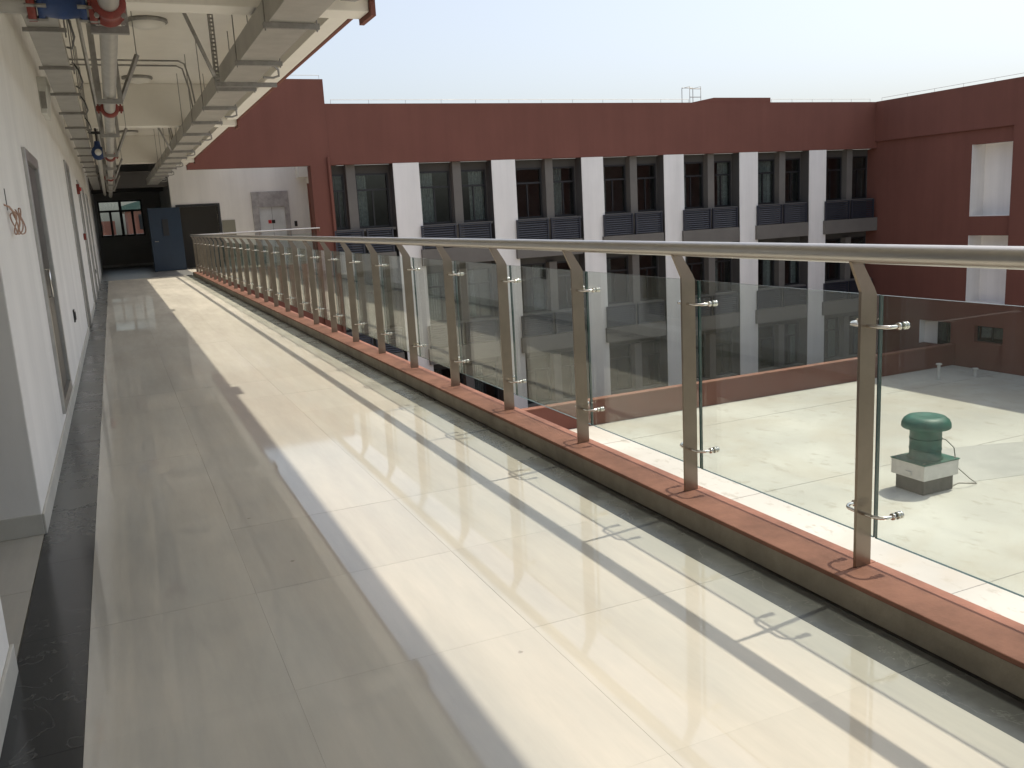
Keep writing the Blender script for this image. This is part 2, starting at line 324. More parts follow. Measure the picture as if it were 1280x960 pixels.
MB().box(XW, XW+.012, YB, 3.10, 0, .10).build('skirting', bpy.data.materials['grey_skirting'], lw, .003)
for a, b in doors:
    fr = MB().box(XW-.1, XW+.02, a-.06, a+.05, 0, 2.41).box(XW-.1, XW+.02, b-.05, b+.06, 0, 2.41).box(XW-.1, XW+.02, a+.051, b-.051, 2.32, 2.41).build('door_frame', M['stain'], lw, .004)
    d = bx('door', lw, M['greydoor'], XW-.08, XW-.04, a+.052, b-.052, .005, 2.318)
    MB().tube([(XW-.045, a+.16, 1.0), (XW+.01, a+.16, 1.0), (XW+.01, a+.28, 1.0)], .01, 8).build('handle', M['chrome'], d)
# side room behind the doorway
rm = thing('side_room', (-2.5, 3.8, 0), 'dim room seen through the open doorway in the white wall', 'room')
MB().box(-4.6, -.745, 1.0, 6.6, -.3, -.012).build('floor', M['tile'], rm)
MB().box(-4.6, -4.4, 1.0, 6.6, 0, 3.8).box(-4.4, -.73, .8, .99, 0, 3.8).box(-4.4, -.73, 6.61, 6.8, 0, 3.8).box(-4.6, -.73, .8, 6.8, 3.801, 3.85).build('wall', M['white'], rm)

# ------------------------------------------------------------------ canopy over the walkway
cp = thing('walkway_canopy', (1, 12, 3.13), 'cream painted concrete roof with cross beams over the walkway', 'canopy')
bx('slab', cp, M['ceil'], -5.5, XE-.225, YB, YF+.3, 3.82, 4.0)
for yb in (-1.0, 7.8, 16.6, 25.4):
    bx('beam', cp, M['ceil'], XW, XE-.045, yb, yb+.3, 3.13, 3.818, bevel=.008)
    MB().box(XE-.043, XE, yb-.05, yb+.35, 3.09, 3.215).build('beam_end_facing', M['red'], cp)
eb = MB()
seg = [YB, -1.0, -.7, 7.8, 8.1, 16.6, 16.9, 25.4, 25.7, YF-.01]
for i in range(0, len(seg), 2): eb.box(XE-.225, XE-.045, seg[i]+.001, seg[i+1]-.001, 3.22, 4.3)
eb.build('edge_beam', M['ceil'], cp, .006)
bx('red_edge_facing', cp, M['red'], XE-.043, XE, YB, YF-.015, 3.216, 4.75)
bx('upturn', cp, M['red'], XE-.225, XE-.045, YB, YF-.015, 4.302, 4.75)

# ------------------------------------------------------------------ kerb
kb = thing('kerb', (2.2, 12, 0), 'low grey kerb with terracotta red painted top under the glass railing', 'kerb')
MB().box(2.115, XE-.002, YB, YF+.2, -.011, .085).build('body', M['kerb'], kb)
MB().box(2.100, 2.114, YB, YF+.2, -.0115, -.003).build('sealant_strip', M['black'], kb)
for i in range(34):
    a = 2.167-1.007*8 + i*1.007; b = min(a+1.007, YF+.2)
    if a < YF: MB().box(2.108, XE, a+.0008, b-.0008, .086, .105).build('cap', M['redcap'], kb, .004)
bx('outer_wall', kb, M['red'], 2.2, XE-.004, YB, YF-.01, ZG, -.352)

# ------------------------------------------------------------------ glass railing
def post_mesh():
    prof = [(2.206, .1045), (2.274, .1045), (2.274, 1.05), (2.262, 1.075), (2.205, 1.165), (2.160, 1.165), (2.206, 1.065)]
    return MB().prism(prof, -.006, .006, 'y').mesh('post', M['post'])
def clamp_mesh(z):
    b = MB(); L = .085; pts = []
    def arc(s):
        out = []
        for t in range(7):
            a = math.radians(15*t); out.append((2.232 + .04*(1-math.cos(a)), s*(L-.04 + .04*math.sin(a)), z))
        return out
    pts = [(2.300, -L, z)] + list(reversed(arc(-1))) + arc(1) + [(2.300, L, z)]
    b.tube(pts, .0065, 8)
    for s in (-1, 1):
        b.lathe([(0, -.005), (.012, -.005), (.012, .005), (0, .005)], (2.289, s*L, z), 14, 'x')
        b.lathe([(0, -.014), (.013, -.014), (.013, -.007), (.009, -.006), (.009, -.002), (.013, -.001), (.013, .006), (0, .008)], (2.320, s*L, z), 14, 'x')
    return b.mesh('clamp', M['chrome'])
def pane_mesh(L):
    b = MB(); g = .004; x0, x1, z0, z1 = 2.294, 2.306, .195, 1.045; y0, y1 = g, L-g
    vs = [(x0,y0,z0),(x1,y0,z0),(x1,y1,z0),(x0,y1,z0),(x0,y0,z1),(x1,y0,z1),(x1,y1,z1),(x0,y1,z1)]
    b.add(vs, [(1,2,6,5),(3,0,4,7)], False, 0); b.add(vs, [(0,3,2,1),(4,5,6,7),(0,1,5,4),(2,3,7,6)], False, 1)
    return b.mesh('glass_panel', [M['glass'], M['glassedge']])
RO = Vector((2.24, 12, .1))
rl = thing('glass_railing', RO, 'long steel and glass railing on the red kerb beside the walkway', 'railing')
PD = 1.007; P0 = 2.167
pm, cm1, cm2, gm = post_mesh(), clamp_mesh(.95), clamp_mesh(.30), pane_mesh(PD)
MB().tube([(2.18, YB, 1.19), (2.18, P0+26*PD+.03, 1.19)], .031, 24).build('handrail', M['steel'], rl)
for k in range(-8, 27):
    p = inst('post', pm, rl, Vector((0, P0+k*PD, 0))-RO); inst('clamp', cm1, p); inst('clamp', cm2, p)
    if k < 26: inst('glass_panel', gm, rl, Vector((0, P0+k*PD, 0))-RO)

# second railing, round the corner along the lobby landing
r2 = thing('landing_railing', (2.3, YF, 0), 'short steel and glass railing across the lift lobby opening', 'railing')
MB().tube([(2.15, YF-.03, 1.19), (6.05, YF-.03, 1.19)], .026, 14).build('handrail', M['steel'], r2)
def rot(me):   # same parts turned to run along X
    m = me.copy(); m.transform(Matrix.Translation((0, 0, 0)) @ Matrix(((0, 1, 0, 0), (1, 0, 0, 0), (0, 0, 1, 0), (0, 0, 0, 1)))); m.flip_normals(); return m
rp, rc1, rc2, rg = rot(pm), rot(cm1), rot(cm2), rot(pane_mesh(.93))
for k in range(5):
    p = inst('post', rp, r2, (2.33+.93*k-2.3, -2.20, 0)); inst('clamp', rc1, p); inst('clamp', rc2, p)
    if k < 4: inst('glass_panel', rg, r2, (2.33+.93*k-2.3, -2.20, 0))
bx('landing_kerb', r2, M['redcap'], XE+.02, 5.95, YF-.06, YF+.2, -.35, .1045)

# ------------------------------------------------------------------ facade block across the court (with lift lobby and hall)
fb = thing('courtyard_block', (15, YF, ZG), 'dark red block with white columns and grey window bays across the court', 'building')
CX0, CS, CW = 8.62, 3.485, .89
cols = [(CX0+CS*k, CX0+CS*k+CW) for k in range(6)]
ZT = 3.12; FH = 3.36
MB().box(XE+.002, 5.95, YF, YF+.35, ZT, 5.71).box(5.95, 6.58, YF, YF+.35, ZT, 5.71).build('high_fascia', M['red'], fb)
bx('fascia', fb, M['red'], 6.582, XR+.5, YF, YF+.4, ZT, 4.98)
MB().prism([(20.35, 4.98), (24.1, 4.98), (24.1, 5.16), (21.4, 5.16)], YF+.05, YF+.4, 'y').build('parapet_step', M['red'], fb)
MB().box(-6, 3.9, YF+.402, YF+16, 4.3, 4.45).box(3.9, 6.96, YH+.26, YF+16, 4.3, 4.45).box(6.96, XR+12, YF+.402, YF+16, 4.3, 4.45).build('roof_slab', M['slab'], fb)  # gap over the landing: assumed opening, added to let sun light the lobby
bx('pier', fb, M['red'], 5.95, 6.60, YF-.001, YF+.5, ZG, ZT-.001)
MB().tube([(6.52, YF-.05, ZG), (6.52, YF-.05, 3.36)], .045, 10).build('downpipe', M['red'], fb)
for a, b in cols:
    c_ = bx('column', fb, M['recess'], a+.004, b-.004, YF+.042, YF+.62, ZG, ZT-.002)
    bx('white_facing', c_, M['colw'], a, b, YF+.004, YF+.04, ZG, ZT-.002, bevel=.006)
YW = YF+.5
pane_cache = {}
def window(x0, x1, z0, z1):
    w, h = x1-x0, z1-z0
    f = MB(); t = .055; yy0, yy1 = YW-.02, YW+.05
    f.box(x0, x0+t, yy0, yy1, z0, z1).box(x1-t, x1, yy0, yy1, z0, z1).box(x0+t, x1-t, yy0, yy1, z0, z0+t).box(x0+t, x1-t, yy0, yy1, z1-t, z1)
    tz = z0+h*.70; f.box(x0+t, x1-t, yy0, yy1, tz-.03, tz+.03)
    mx = x0+w*.5; f.box(mx-.022, mx+.022, yy0+.01, yy1, z0+t, tz-.03)
    fo = f.build('window', M['frame'], fb)
    for q in ((x0+t, mx-.022, z0+t, tz-.03), (mx+.022, x1-t, z0+t, tz-.03), (x0+t, x1-t, tz+.03, z1-t)):
        bx('pane', fo, M['pane'], q[0], q[1], YW+.01, YW+.018, q[2], q[3])
    if random.random() < .75:
        cw = random.uniform(.25, .6)*w; c0 = random.choice([x0, x1-cw]); b = MB(); n = 14
        pr = [(c0+cw*i/n, YW+.2+.03*(i % 2)) for i in range(n+1)]; pr += [(u, v+.01) for u, v in reversed(pr)]
        b.prism(pr, z0+.02, z1-.05, 'z').build('curtain', M['curtain'], fo)
bays = [(6.60, cols[0][0])] + [(cols[i][1], cols[i+1][0]) for i in range(5)] + [(cols[5][1], XR+.117)]
for s in range(4):
    zo = -FH*s
    if ZT+zo-FH < ZG: pass
    hs = []; wins = []
    for bi, (a, b) in enumerate(bays):
        mid = (a+b)/2 + (.1 if bi else -.35)
        for u0, u1 in ((a+.06, mid-.19), (mid+.19, b-.06)):
            if u1-u0 > .25: wins.append((u0, u1, 1.1+zo, 2.84+zo)); hs.append(wins[-1])
        if s < 3:
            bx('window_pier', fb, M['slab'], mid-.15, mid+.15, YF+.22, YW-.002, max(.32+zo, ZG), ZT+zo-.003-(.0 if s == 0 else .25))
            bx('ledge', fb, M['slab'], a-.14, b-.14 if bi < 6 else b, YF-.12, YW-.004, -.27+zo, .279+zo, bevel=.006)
            pw = (b-a)/2
            for q0, q1 in ((a-.10, (a+b)/2-.16), ((a+b)/2-.06, b-.18)):
                lf = MB().box(q0, q0+.05, YF-.10, YF-.03, .28+zo, 1.06+zo).box(q1-.05, q1, YF-.10, YF-.03, .28+zo, 1.06+zo).box(q0+.05, q1-.05, YF-.10, YF-.03, 1.02+zo, 1.06+zo).build('louvre', M['louv'], fb)
                sl_ = MB()
                for i in range(9):
                    zz = .32+zo+i*.078; sl_.prism([(YF-.09, zz), (YF-.08, zz), (YF-.045, zz+.05), (YF-.055, zz+.05)], q0+.05, q1-.05, 'x')
                tag(sl_.build('slats', M['louv'], lf), kind='stuff')
            bx('sill', fb, M['slab'], a+.002, b-.002, YF+.15, YW-.003, 1.0+zo, 1.08+zo)
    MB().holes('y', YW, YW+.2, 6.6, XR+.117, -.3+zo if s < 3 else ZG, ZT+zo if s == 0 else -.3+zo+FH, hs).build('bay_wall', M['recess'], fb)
    for q in wins: window(*q)
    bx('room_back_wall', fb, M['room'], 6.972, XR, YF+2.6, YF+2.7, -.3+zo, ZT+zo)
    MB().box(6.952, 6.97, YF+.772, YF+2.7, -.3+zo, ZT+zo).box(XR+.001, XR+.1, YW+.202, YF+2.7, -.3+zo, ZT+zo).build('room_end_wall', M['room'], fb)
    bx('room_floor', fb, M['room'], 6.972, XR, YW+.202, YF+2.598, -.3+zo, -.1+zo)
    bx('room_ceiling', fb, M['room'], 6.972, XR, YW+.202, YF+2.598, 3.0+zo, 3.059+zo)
bx('lobby_lower_wall', fb, M['red'], XE, 5.949, YF+.1, YF+.3, ZG, -.352)
# lobby
bx('landing_slab', fb, M['tile'], 2.25, 6.9, YF+.202, YH+2, -.35, -.002)
bx('hall_slab', fb, M['hfloor'], XW-.3, 2.249, YF+.202, YE+.2, -.35, -.002)
op = [(2.22, 3.52, -1, 2.14), (4.93, 5.83, -1, 2.26)]
MB().holes('y', YH, YH+.25, 2.02, 7.0, 0, 4.28, op).build('lobby_wall', M['colw'], fb)
bx('window_view_blocker', fb, M['room'], 6.62, 6.97, YF+.76, YF+.77, -FH*3, ZT)  # added dark sheet hiding the bright lobby wall from the end window
bx('lobby_side_wall', fb, M['white'], 6.70, 6.95, YF+.772, YH-.002, 0, 4.28)
MB().tube([(6.66, YH-.55, 0), (6.66, YH-.55, 2.75)], .05, 10).build('riser_pipe', M['red'], fb)
bx('lobby_ceiling', fb, M['ceil'], XW-.2, 3.9, YF+.402, YH+.2, 4.282, 4.299)  # stops short to leave the added sun opening
bx('lobby_beam', fb, M['ceil'], 6.35, 6.698, YH-.6, YH-.003, 2.98, 4.281)
MB().box(4.70, 4.928, YH-.05, YH+.1, 0, 2.55).box(5.832, 6.0, YH-.05, YH+.1, 0, 2.55).box(4.928, 5.832, YH-.05, YH+.1, 2.0, 2.55).build('lift_surround', M['stone'], fb, .01)
ld = bx('lift_door', fb, M['lift'], 4.93, 5.83, YH+.02, YH+.06, 0, 1.998)
bx('seam', ld, M['black'], 5.376, 5.384, YH+.016, YH+.019, 0, 1.99)
bx('warning_label', ld, M['signr'], 5.22, 5.33, YH+.012, YH+.019, 1.42, 1.54)
bx('warning_label', ld, M['black'], 5.34, 5.46, YH+.012, YH+.015, 1.42, 1.54)
bx('call_plate', fb, M['black'], 6.14, 6.24, YH-.02, YH-.001, 1.27, 1.46)
bx('wall_panel', fb, M['panel'], 3.62, 4.06, YH-.03, YH-.001, 1.0, 1.62)
MB().box(2.14, 2.22, YH-.03, YH+.2, 0, 2.22).box(3.52, 3.60, YH-.03, YH+.2, 0, 2.22).box(2.22, 3.52, YH-.03, YH+.2, 2.14, 2.22).build('door_frame', M['frame'], fb)
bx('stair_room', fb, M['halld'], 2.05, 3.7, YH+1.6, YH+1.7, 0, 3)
dl = MB(); A = Vector((2.26, YH-.06)); B = Vector((1.22, YH-.34)); n_ = Vector((-(B-A).y, (B-A).x)).normalized()*.05
dl.prism([(A.x, A.y), (B.x, B.y), (B.x-n_.x, B.y-n_.y), (A.x-n_.x, A.y-n_.y)], .01, 2.14, 'z')
dlo = dl.build('blue_door', M['blued'], fb, .006); dlo['label'] = 'open blue metal door leaf'
pA = A+(B-A)*.42; pB = A+(B-A)*.60; n2 = -n_*.1 if n_.y > 0 else n_*.1
off = Vector((0, -.012)); MB().prism([(pA.x, pA.y-.03), (pB.x, pB.y-.03), (pB.x, pB.y-.02), (pA.x, pA.y-.02)], 1.2, 1.75, 'z').build('vision_panel', M['frame'], dlo)
q = A+(B-A)*.90; MB().tube([(q.x, q.y-.005, 1.02), (q.x, q.y-.07, 1.02), (q.x+.12, q.y-.05, 1.02)], .011, 8).build('handle', M['chrome'], dlo)
# hall beyond
bx('hall_side_wall', fb, M['hallw'], 2.02, 2.04, YH+.252, YE, 0, 4.28)
MB().holes('y', YE, YE+.2, XW, 2.04, 0, 4.28, [(-.36, 1.30, 1.24, 2.68)]).build('hall_end_wall', M['hallw'], fb)
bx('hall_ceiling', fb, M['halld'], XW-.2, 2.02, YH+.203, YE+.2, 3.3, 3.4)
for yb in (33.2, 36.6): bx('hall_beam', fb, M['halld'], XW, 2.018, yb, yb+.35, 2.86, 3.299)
bx('hall_skirting', fb, M['wfilm'], XW+.013, 2.018, YE-.014, YE-.001, .0, .10)
wf = MB(); X0, X1, Z0, Z1 = -.36, 1.30, 1.24, 2.68; t = .06
wf.box(X0, X1, YE+.05, YE+.12, Z0, Z0+t).box(X0, X1, YE+.05, YE+.12, Z1-t, Z1).box(X0, X0+t, YE+.05, YE+.12, Z0+t, Z1-t).box(X1-t, X1, YE+.05, YE+.12, Z0+t, Z1-t)
wf.box(X0+t, X1-t, YE+.05, YE+.12, 2.22, 2.30); mx = (X0+X1)/2; wf.box(mx-.055, mx+.055, YE+.052, YE+.118, Z0+t, Z1-t)
for c in (X0+.43, mx+.43): wf.box(c-.045, c+.045, YE+.06, YE+.11, Z0+t, 2.22)
hw = wf.build('hall_window', M['frame'], fb)
for u0, u1, z0, z1 in ((X0+t, mx-.055, 2.30, Z1-t), (mx+.055, X1-t, 2.30, Z1-t), (X0+t, mx-.055, Z0+t, 2.22), (mx+.055, X1-t, Z0+t, 2.22)):
    bx('pane', hw, M['pane'], u0, u1, YE+.08, YE+.088, z0, z1)

# far buildings seen through the hall window
def far_house(x0, x1, y0, z1, roof, label):
    f = thing('distant_building', ((x0+x1)/2, y0, ZG), label, 'building')
    MB().box(x0, x1, y0, y0+14, ZG+.0, z1).build('wall', M['farred'], f)
    bx('white_band', f, M['colw'], x0-.1, x1+.1, y0-.15, y0-.002, -.4, 1.2)
    if roof: MB().prism([(x0-.5, z1), (x1+.5, z1), (x1+.5, z1+.4), ((x0+x1)/2, z1+roof), (x0-.5, z1+.4)], y0-.6, y0+14.5, 'y').build('roof', M['fargreen'], f)
    n = int((x1-x0)/3)
    for i in range(n):
        cx = x0+(i+.5)*(x1-x0)/n; bx('window', f, M['frame'], cx-.6, cx+.6, y0-.05, y0-.001, 1.6, min(z1-.3, 3.0))
far_house(-14, .5, 100, 2.6, 0, 'low flat topped red building seen far off through the hall window')
far_house(1.6, 30, 92, 3.4, 4.2, 'red building with green pitched roof seen far off through the hall window')

# ------------------------------------------------------------------ right wing
rw = thing('right_wing', (XR+3, 20, ZG), 'dark red plain wing with white niches closing the end of the court', 'building')
ZS, ZP = 3.39, 4.985; YN0, YN1 = 22.1, 23.85
niches = [(.23, 2.86), (-3.02, -.48)]
bx('fascia', rw, M['red'], XR, XR+.5, YB-4, YF-.002, ZS, ZP)
bx('near_wall', rw, M['red'], XR, XR+.5, YB-4, YN0, ZG, ZS-.001)
hh = [(YN0, YN1, a, b) for a, b in niches] + [(YN0+.05, YN0+1.3, -4.50, -3.88)] + [(24.45, 25.95, -4.85, -3.88)]
MB().holes('x', XR+.12, XR+.5, YN0+.001, YF-.002, ZG, ZS-.001, hh).box(XR+.12, XR+.5, YF-.002, YW+.3, ZG, ZT-.005).build('set_back_wall', M['red'], rw)
for a, b in niches:
    n = MB().box(XR+.85, XR+.95, YN0, YN1, a, b).box(XR+.501, XR+.85, YN1+.0, YN1+.1, a, b).box(XR+.501, XR+.85, YN0-.1, YN0, a, b).box(XR+.501, XR+.85, YN0, YN1, a-.1, a).box(XR+.501, XR+.85, YN0, YN1, b, b+.1)
    n.build('niche_lining', M['colw'], rw)
    MB().box(XR+.125, XR+.499, YN1-.02, YN1-.001, a, b).box(XR+.125, XR+.499, YN0+.002, YN1-.021, a+.001, a+.02).build('niche_reveal', M['colw'], rw)
def wing_window(y0, y1, z0, z1, x):
    f = MB().box(x, x+.06, y0, y0+.05, z0, z1).box(x, x+.06, y1-.05, y1, z0, z1).box(x, x+.06, y0+.05, y1-.05, z0, z0+.05).box(x, x+.06, y0+.05, y1-.05, z1-.05, z1).box(x, x+.06, (y0+y1)/2-.025, (y0+y1)/2+.025, z0+.05, z1-.05).build('window', M['frame'], rw)
    bx('pane', f, M['pane'], x+.02, x+.03, y0+.05, y1-.05, z0+.05, z1-.05)
    bx('blind', f, M['curtain'], x+.25, x+.26, y0, y1, z0+.1, z1)
wing_window(24.45, 25.3, -4.84, -3.89, XR+.42); wing_window(YN0+.06, YN0+1.29, -4.49, -3.89, XR+.3)
MB().box(XR+.40, XR+.48, 25.3, 25.94, -4.84, -3.89).box(XR+.13, XR+.40, 25.92, 25.945, -4.84, -3.89).build('white_reveal', M['colw'], rw)
bx('roof_slab', rw, M['slab'], XR+.5, XR+12, YB-4, YF+16, 4.3, 4.45)
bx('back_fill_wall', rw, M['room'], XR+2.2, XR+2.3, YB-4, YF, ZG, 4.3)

# ------------------------------------------------------------------ annex with the flat roof
ax = thing('flat_roof_annex', (16, 10, ZG), 'low annex with pale concrete flat roof and red parapet below the railing', 'building')
YA = 24.2
bx('roof_deck', ax, M['roof'], XE, XR-.002, YB-6, YA, ZR-.3, ZR)
bx('parapet', ax, M['red'], XE+.002, XR+.118, YA+.002, YA+.25, ZG, -4.72, bevel=.01)
bx('parapet_coping', ax, M['redcap'], XE+.004, XR+.10, YA-.02, YA+.27, -4.719, -4.68, bevel=.006)
MB().prism([(20.45, 16.05), (18.6, 16.45), (17.9, 15.6), (17.2, 14.1), (19.6, 13.6), (22.9, 15.2)], ZR+.001, ZR+.006, 'z').build('repair_patch', M['patch'], ax)
for yy in (-2, 4, 10, 16, 22): bx('joint_seal', ax, M['galvd'], XE+.01, XR-.01, yy, yy+.016, ZR+.0005, ZR+.004)

fan = thing('roof_fan', (16.65, 14.2, ZR), 'green mushroom topped ventilation fan on a pale square curb on the flat roof', 'roof fan')
fx, fy = 16.62, 14.25
bx('base', fan, M['fand'], fx-.47, fx+.47, fy-.40, fy+.40, ZR, ZR+.36, bevel=.015)
bx('skirt', fan, M['fanw'], fx-.55, fx+.55, fy-.47, fy+.47, ZR+.361, ZR+.72, bevel=.012)
bx('base_plate', fan, M['green'], fx-.565, fx+.565, fy-.485, fy+.485, ZR+.721, ZR+.75, bevel=.006)
MB().lathe([(.39, .75), (.39, .78), (.345, .79), (.345, 1.45), (.365, 1.46), (.365, 1.56), (0, 1.56)], (fx, fy, ZR), 40).build('barrel', M['green'], fan)
MB().lathe([(.30, 1.50), (.52, 1.48), (.535, 1.50), (.53, 1.58), (.49, 1.67), (.41, 1.735), (.33, 1.755), (.25, 1.74), (.17, 1.725), (0, 1.72)], (fx, fy, ZR), 48).build('cap', M['green'], fan)
cb = [(fx+.28, fy-.1, ZR+1.2), (fx+.42, fy-.2, ZR+1.15), (fx+.58, fy-.3, ZR+.95), (fx+.62, fy-.35, ZR+.5), (fx+.9, fy-.5, ZR+.2), (fx+1.2, fy-.45, ZR+.02), (fx+.9, fy-.2, ZR+.015), (fx+.55, fy-.3, ZR+.015)]
for hz in (.98, 1.22): MB().lathe([(.345, hz-.012), (.356, hz-.010), (.356, hz+.010), (.345, hz+.012)], (fx, fy, ZR), 40).build('band', M['green'], fan)
for sx in (-1, 1):
    for sy in (-1, 1): MB().lathe([(0, .0), (.025, 0), (.025, .02), (0, .024)], (fx+sx*.49, fy+sy*.41, ZR+.75), 6, smooth=False).build('bolt', M['galvd'], fan)
MB().box(fx-.60, fx-.551, fy-.12, fy+.02, ZR+.44, ZR+.52).build('junction_box', M['fanw'], fan)
MB().tube(cb, .014, 6).build('power_cable', M['galvd'], fan)
for vx, vy, vh, lb in ((26.9, 22.6, .55, 'thin white vent pipe on the shaded flat roof beside the red parapet'), (28.3, 22.2, .26, 'short white vent stub with cap on the shaded flat roof near the wing wall')):
    v = thing('vent_pipe', (vx, vy, ZR), lb, 'vent pipe')
    MB().tube([(vx, vy, ZR), (vx, vy, ZR+vh)], .06, 12).build('pipe', M['fanw'], v)
    MB().lathe([(.06, vh), (.11, vh), (.10, vh+.05), (0, vh+.07)], (vx, vy, ZR), 14).build('cap', M['fanw'], v)

# ------------------------------------------------------------------ small roofline things
rlad = thing('roof_ladder', (20.6, YF+.3, 4.98), 'thin steel ladder hoop standing on the red parapet', 'ladder')
b = MB()
for xx in (20.42, 20.92): b.tube([(xx, YF+.2, 4.8), (xx, YF+.2, 5.58), (xx, YF+.7, 5.58), (xx, YF+.7, 4.8)], .012, 6)
b.build('side_rail', M['galvd'], rlad); MB().tube([(20.42, YF+.2, 5.5), (20.92, YF+.2, 5.5)], .014, 6).tube([(20.42, YF+.2, 5.2), (20.92, YF+.2, 5.2)], .014, 6).tube([(20.42, YF+.7, 5.6), (20.92, YF+.7, 5.6)], .014, 6).build('rung', M['galvd'], rlad)
def conductor(p0, p1, step, label):
    t_ = thing('lightning_conductor', p0, label, 'wire')
    p0, p1 = Vector(p0), Vector(p1); L = (p1-p0).length; n = max(1, int(L/step)); b = MB()
    MB().tube([p0+Vector((0, 0, .13)), p1+Vector((0, 0, .13))], .007, 5).build('wire', M['galv'], t_)
    for i in range(n+1):
        q = p0+(p1-p0)*i/n; MB().tube([q-Vector((0, 0, .02)), q+Vector((0, 0, .135))], .006, 5).build('support', M['galv'], t_)
conductor((6.8, YF+.12, 4.98), (20.3, YF+.12, 4.98), 1.2, 'thin lightning wire along the parapet above the white columns')
conductor((24.2, YF+.12, 4.98), (XR-.2, YF+.12, 4.98), 1.0, 'thin lightning wire on the parapet between the raised step and the corner')
conductor((3.0, YF+.12, 5.71), (6.5, YF+.12, 5.71), .9, 'thin lightning wire on the raised red corner parapet')
conductor((XR+.12, YF-.2, ZP), (XR+.12, 14, ZP), 1.2, 'thin lightning wire along the top of the right wing')

# ------------------------------------------------------------------ services under the canopy
ZC = 3.82
lt = thing('cable_tray', (-.24, 12, 2.8), 'narrow galvanised cable trunking hung close to the white wall', 'cable tray')
MB().box(-.345, -.14, 3.0, YF+4, 2.80, 2.90).build('trunking', M['galv'], lt, .004)
for i in range(14):
    yy = 4.0+1.57*i; MB().box(-.375, -.10, yy, yy+.026, 2.773, 2.799).build('support_bar', M['galvd'], lt)
    MB().tube([(-.11, yy+.02, 2.74), (-.11, yy+.02, ZC+.01)], .006, 6).build('hanger_rod', M['galvd'], lt)
for i in range(5):
    yy = 4.9+2.1*i; MB().tube([(-.12, yy, 2.9), (-.08, yy+.02, 2.84), (-.06, yy+.4, 2.79), (-.09, yy+.9, 2.80), (-.13, yy+1.3, 2.88)], .008, 6).build('loose_wire', M['black'], lt)
rt = thing('wide_cable_tray', (1.47, 12, 2.9), 'wide galvanised cable trunking hung beside the outer edge beam', 'cable tray')
MB().box(1.30, 1.645, YB+2, YF+4, 2.90, 3.10).build('trunking', M['galv'], rt, .004)
for i in range(18):
    yy = 3.9+1.66*i
    if yy > YF+2: continue
    MB().box(1.26, 1.69, yy, yy+.042, 2.857, 2.899).build('support_bar', M['galvd'], rt)
    for xx in (1.275, 1.672): MB().tube([(xx, yy+.02, 2.84), (xx, yy+.02, ZC+.01)], .006, 6).build('hanger_rod', M['galvd'], rt)
    if i % 2: MB().tube([(1.63, yy+.6, 2.95), (1.72, yy+.6, 2.95), (1.76, yy+.62, 2.92), (1.76, yy+.62, 2.86), (1.70, yy+.62, 2.84), (1.60, yy+.6, 2.84)], .012, 6).build('conduit_elbow', M['galvd'], rt)
MB().box(1.22, 1.86, 10.2, 10.245, 2.92-.065, 2.92-.02).build('long_bracket', M['galvd'], rt)
sc_ = MB(); 
for i in range(24): sc_.box(1.205, 1.24, 10.05, 10.053, 2.86+i*.04, 2.88+i*.04)
sc_.box(1.195, 1.206, 10.05, 10.09, 2.85, ZC+.005).box(1.239, 1.25, 10.05, 10.09, 2.85, ZC+.005).build('slotted_channel', M['galvd'], rt)
def brace(p, q, parent): MB().tube([p, q], .022, 4, smooth=False).build('brace', M['galvd'], parent)
brace((1.22, 10.1, 2.9), (.75, 9.4, ZC+.01), rt); brace((1.25, 18.6, 2.9), (.8, 18.0, ZC+.01), rt)
mp = thing('sprinkler_main', (.148, 12, 2.62), 'galvanised water pipe with red couplings hung under the canopy ceiling', 'pipe')
MB().tube([(.148, 5.72, 2.62), (.148, YF+5, 2.62)], .055, 20).build('pipe', M['galv'], mp)
MB().tube([(.148, 1.0, 2.62), (.148, 5.55, 2.62)], .055, 20).build('pipe', M['galv'], mp)
for yy in (10.1, 16.2, 22.3):
    cg = MB().lathe([(.055, -.06), (.076, -.06), (.088, -.03), (.080, 0), (.088, .03), (.076, .06), (.055, .06)], (.148, yy, 2.62), 20, 'y').build('coupling', M['redp'], mp)
    for sx in (-1, 1): MB().box(.148+sx*.10-.025, .148+sx*.10+.025, yy-.03, yy+.03, 2.595, 2.645).tube([(.148+sx*.105, yy, 2.575), (.148+sx*.105, yy, 2.665)], .01, 6).build('bolt_lug', M['redp'], cg)
te = MB().lathe([(.055, -.13), (.085, -.13), (.09, -.09), (.074, -.07), (.074, .07), (.09, .09), (.085, .13), (.055, .13)], (.148, 5.635, 2.62), 20, 'y').build('tee', M['redp'], mp)
for s in (-1, 1):
    for a in range(4): MB().lathe([(0, -.012), (.014, -.012), (.014, .012), (0, .012)], (.148+.095*math.cos(a*1.57+.8), 5.635+s*.10, 2.62+.095*math.sin(a*1.57+.8)), 6, 'y', smooth=False).build('bolt', M['galvd'], te)
MB().lathe([(.06, -.02), (.09, -.02), (.09, .02), (.06, .02)], (.065, 5.635, 2.62), 18, 'x').build('flange', M['redp'], mp)
for xf in (.065, -.235, -.19, .02):
    for a in range(6): MB().lathe([(0, -.03), (.011, -.03), (.011, .03), (0, .03)], (xf, 5.635+.083*math.cos(a*1.047+.3), 2.62+.083*math.sin(a*1.047+.3)), 6, 'x', smooth=False).build('bolt', M['galvd'], mp)
vb = MB().lathe([(.05, -.12), (.085, -.12), (.085, -.09), (.065, -.08), (.075, 0), (.065, .08), (.085, .09), (.085, .12), (.05, .12)], (-.085, 5.635, 2.62), 18, 'x').build('valve_body', M['bluep'], mp)
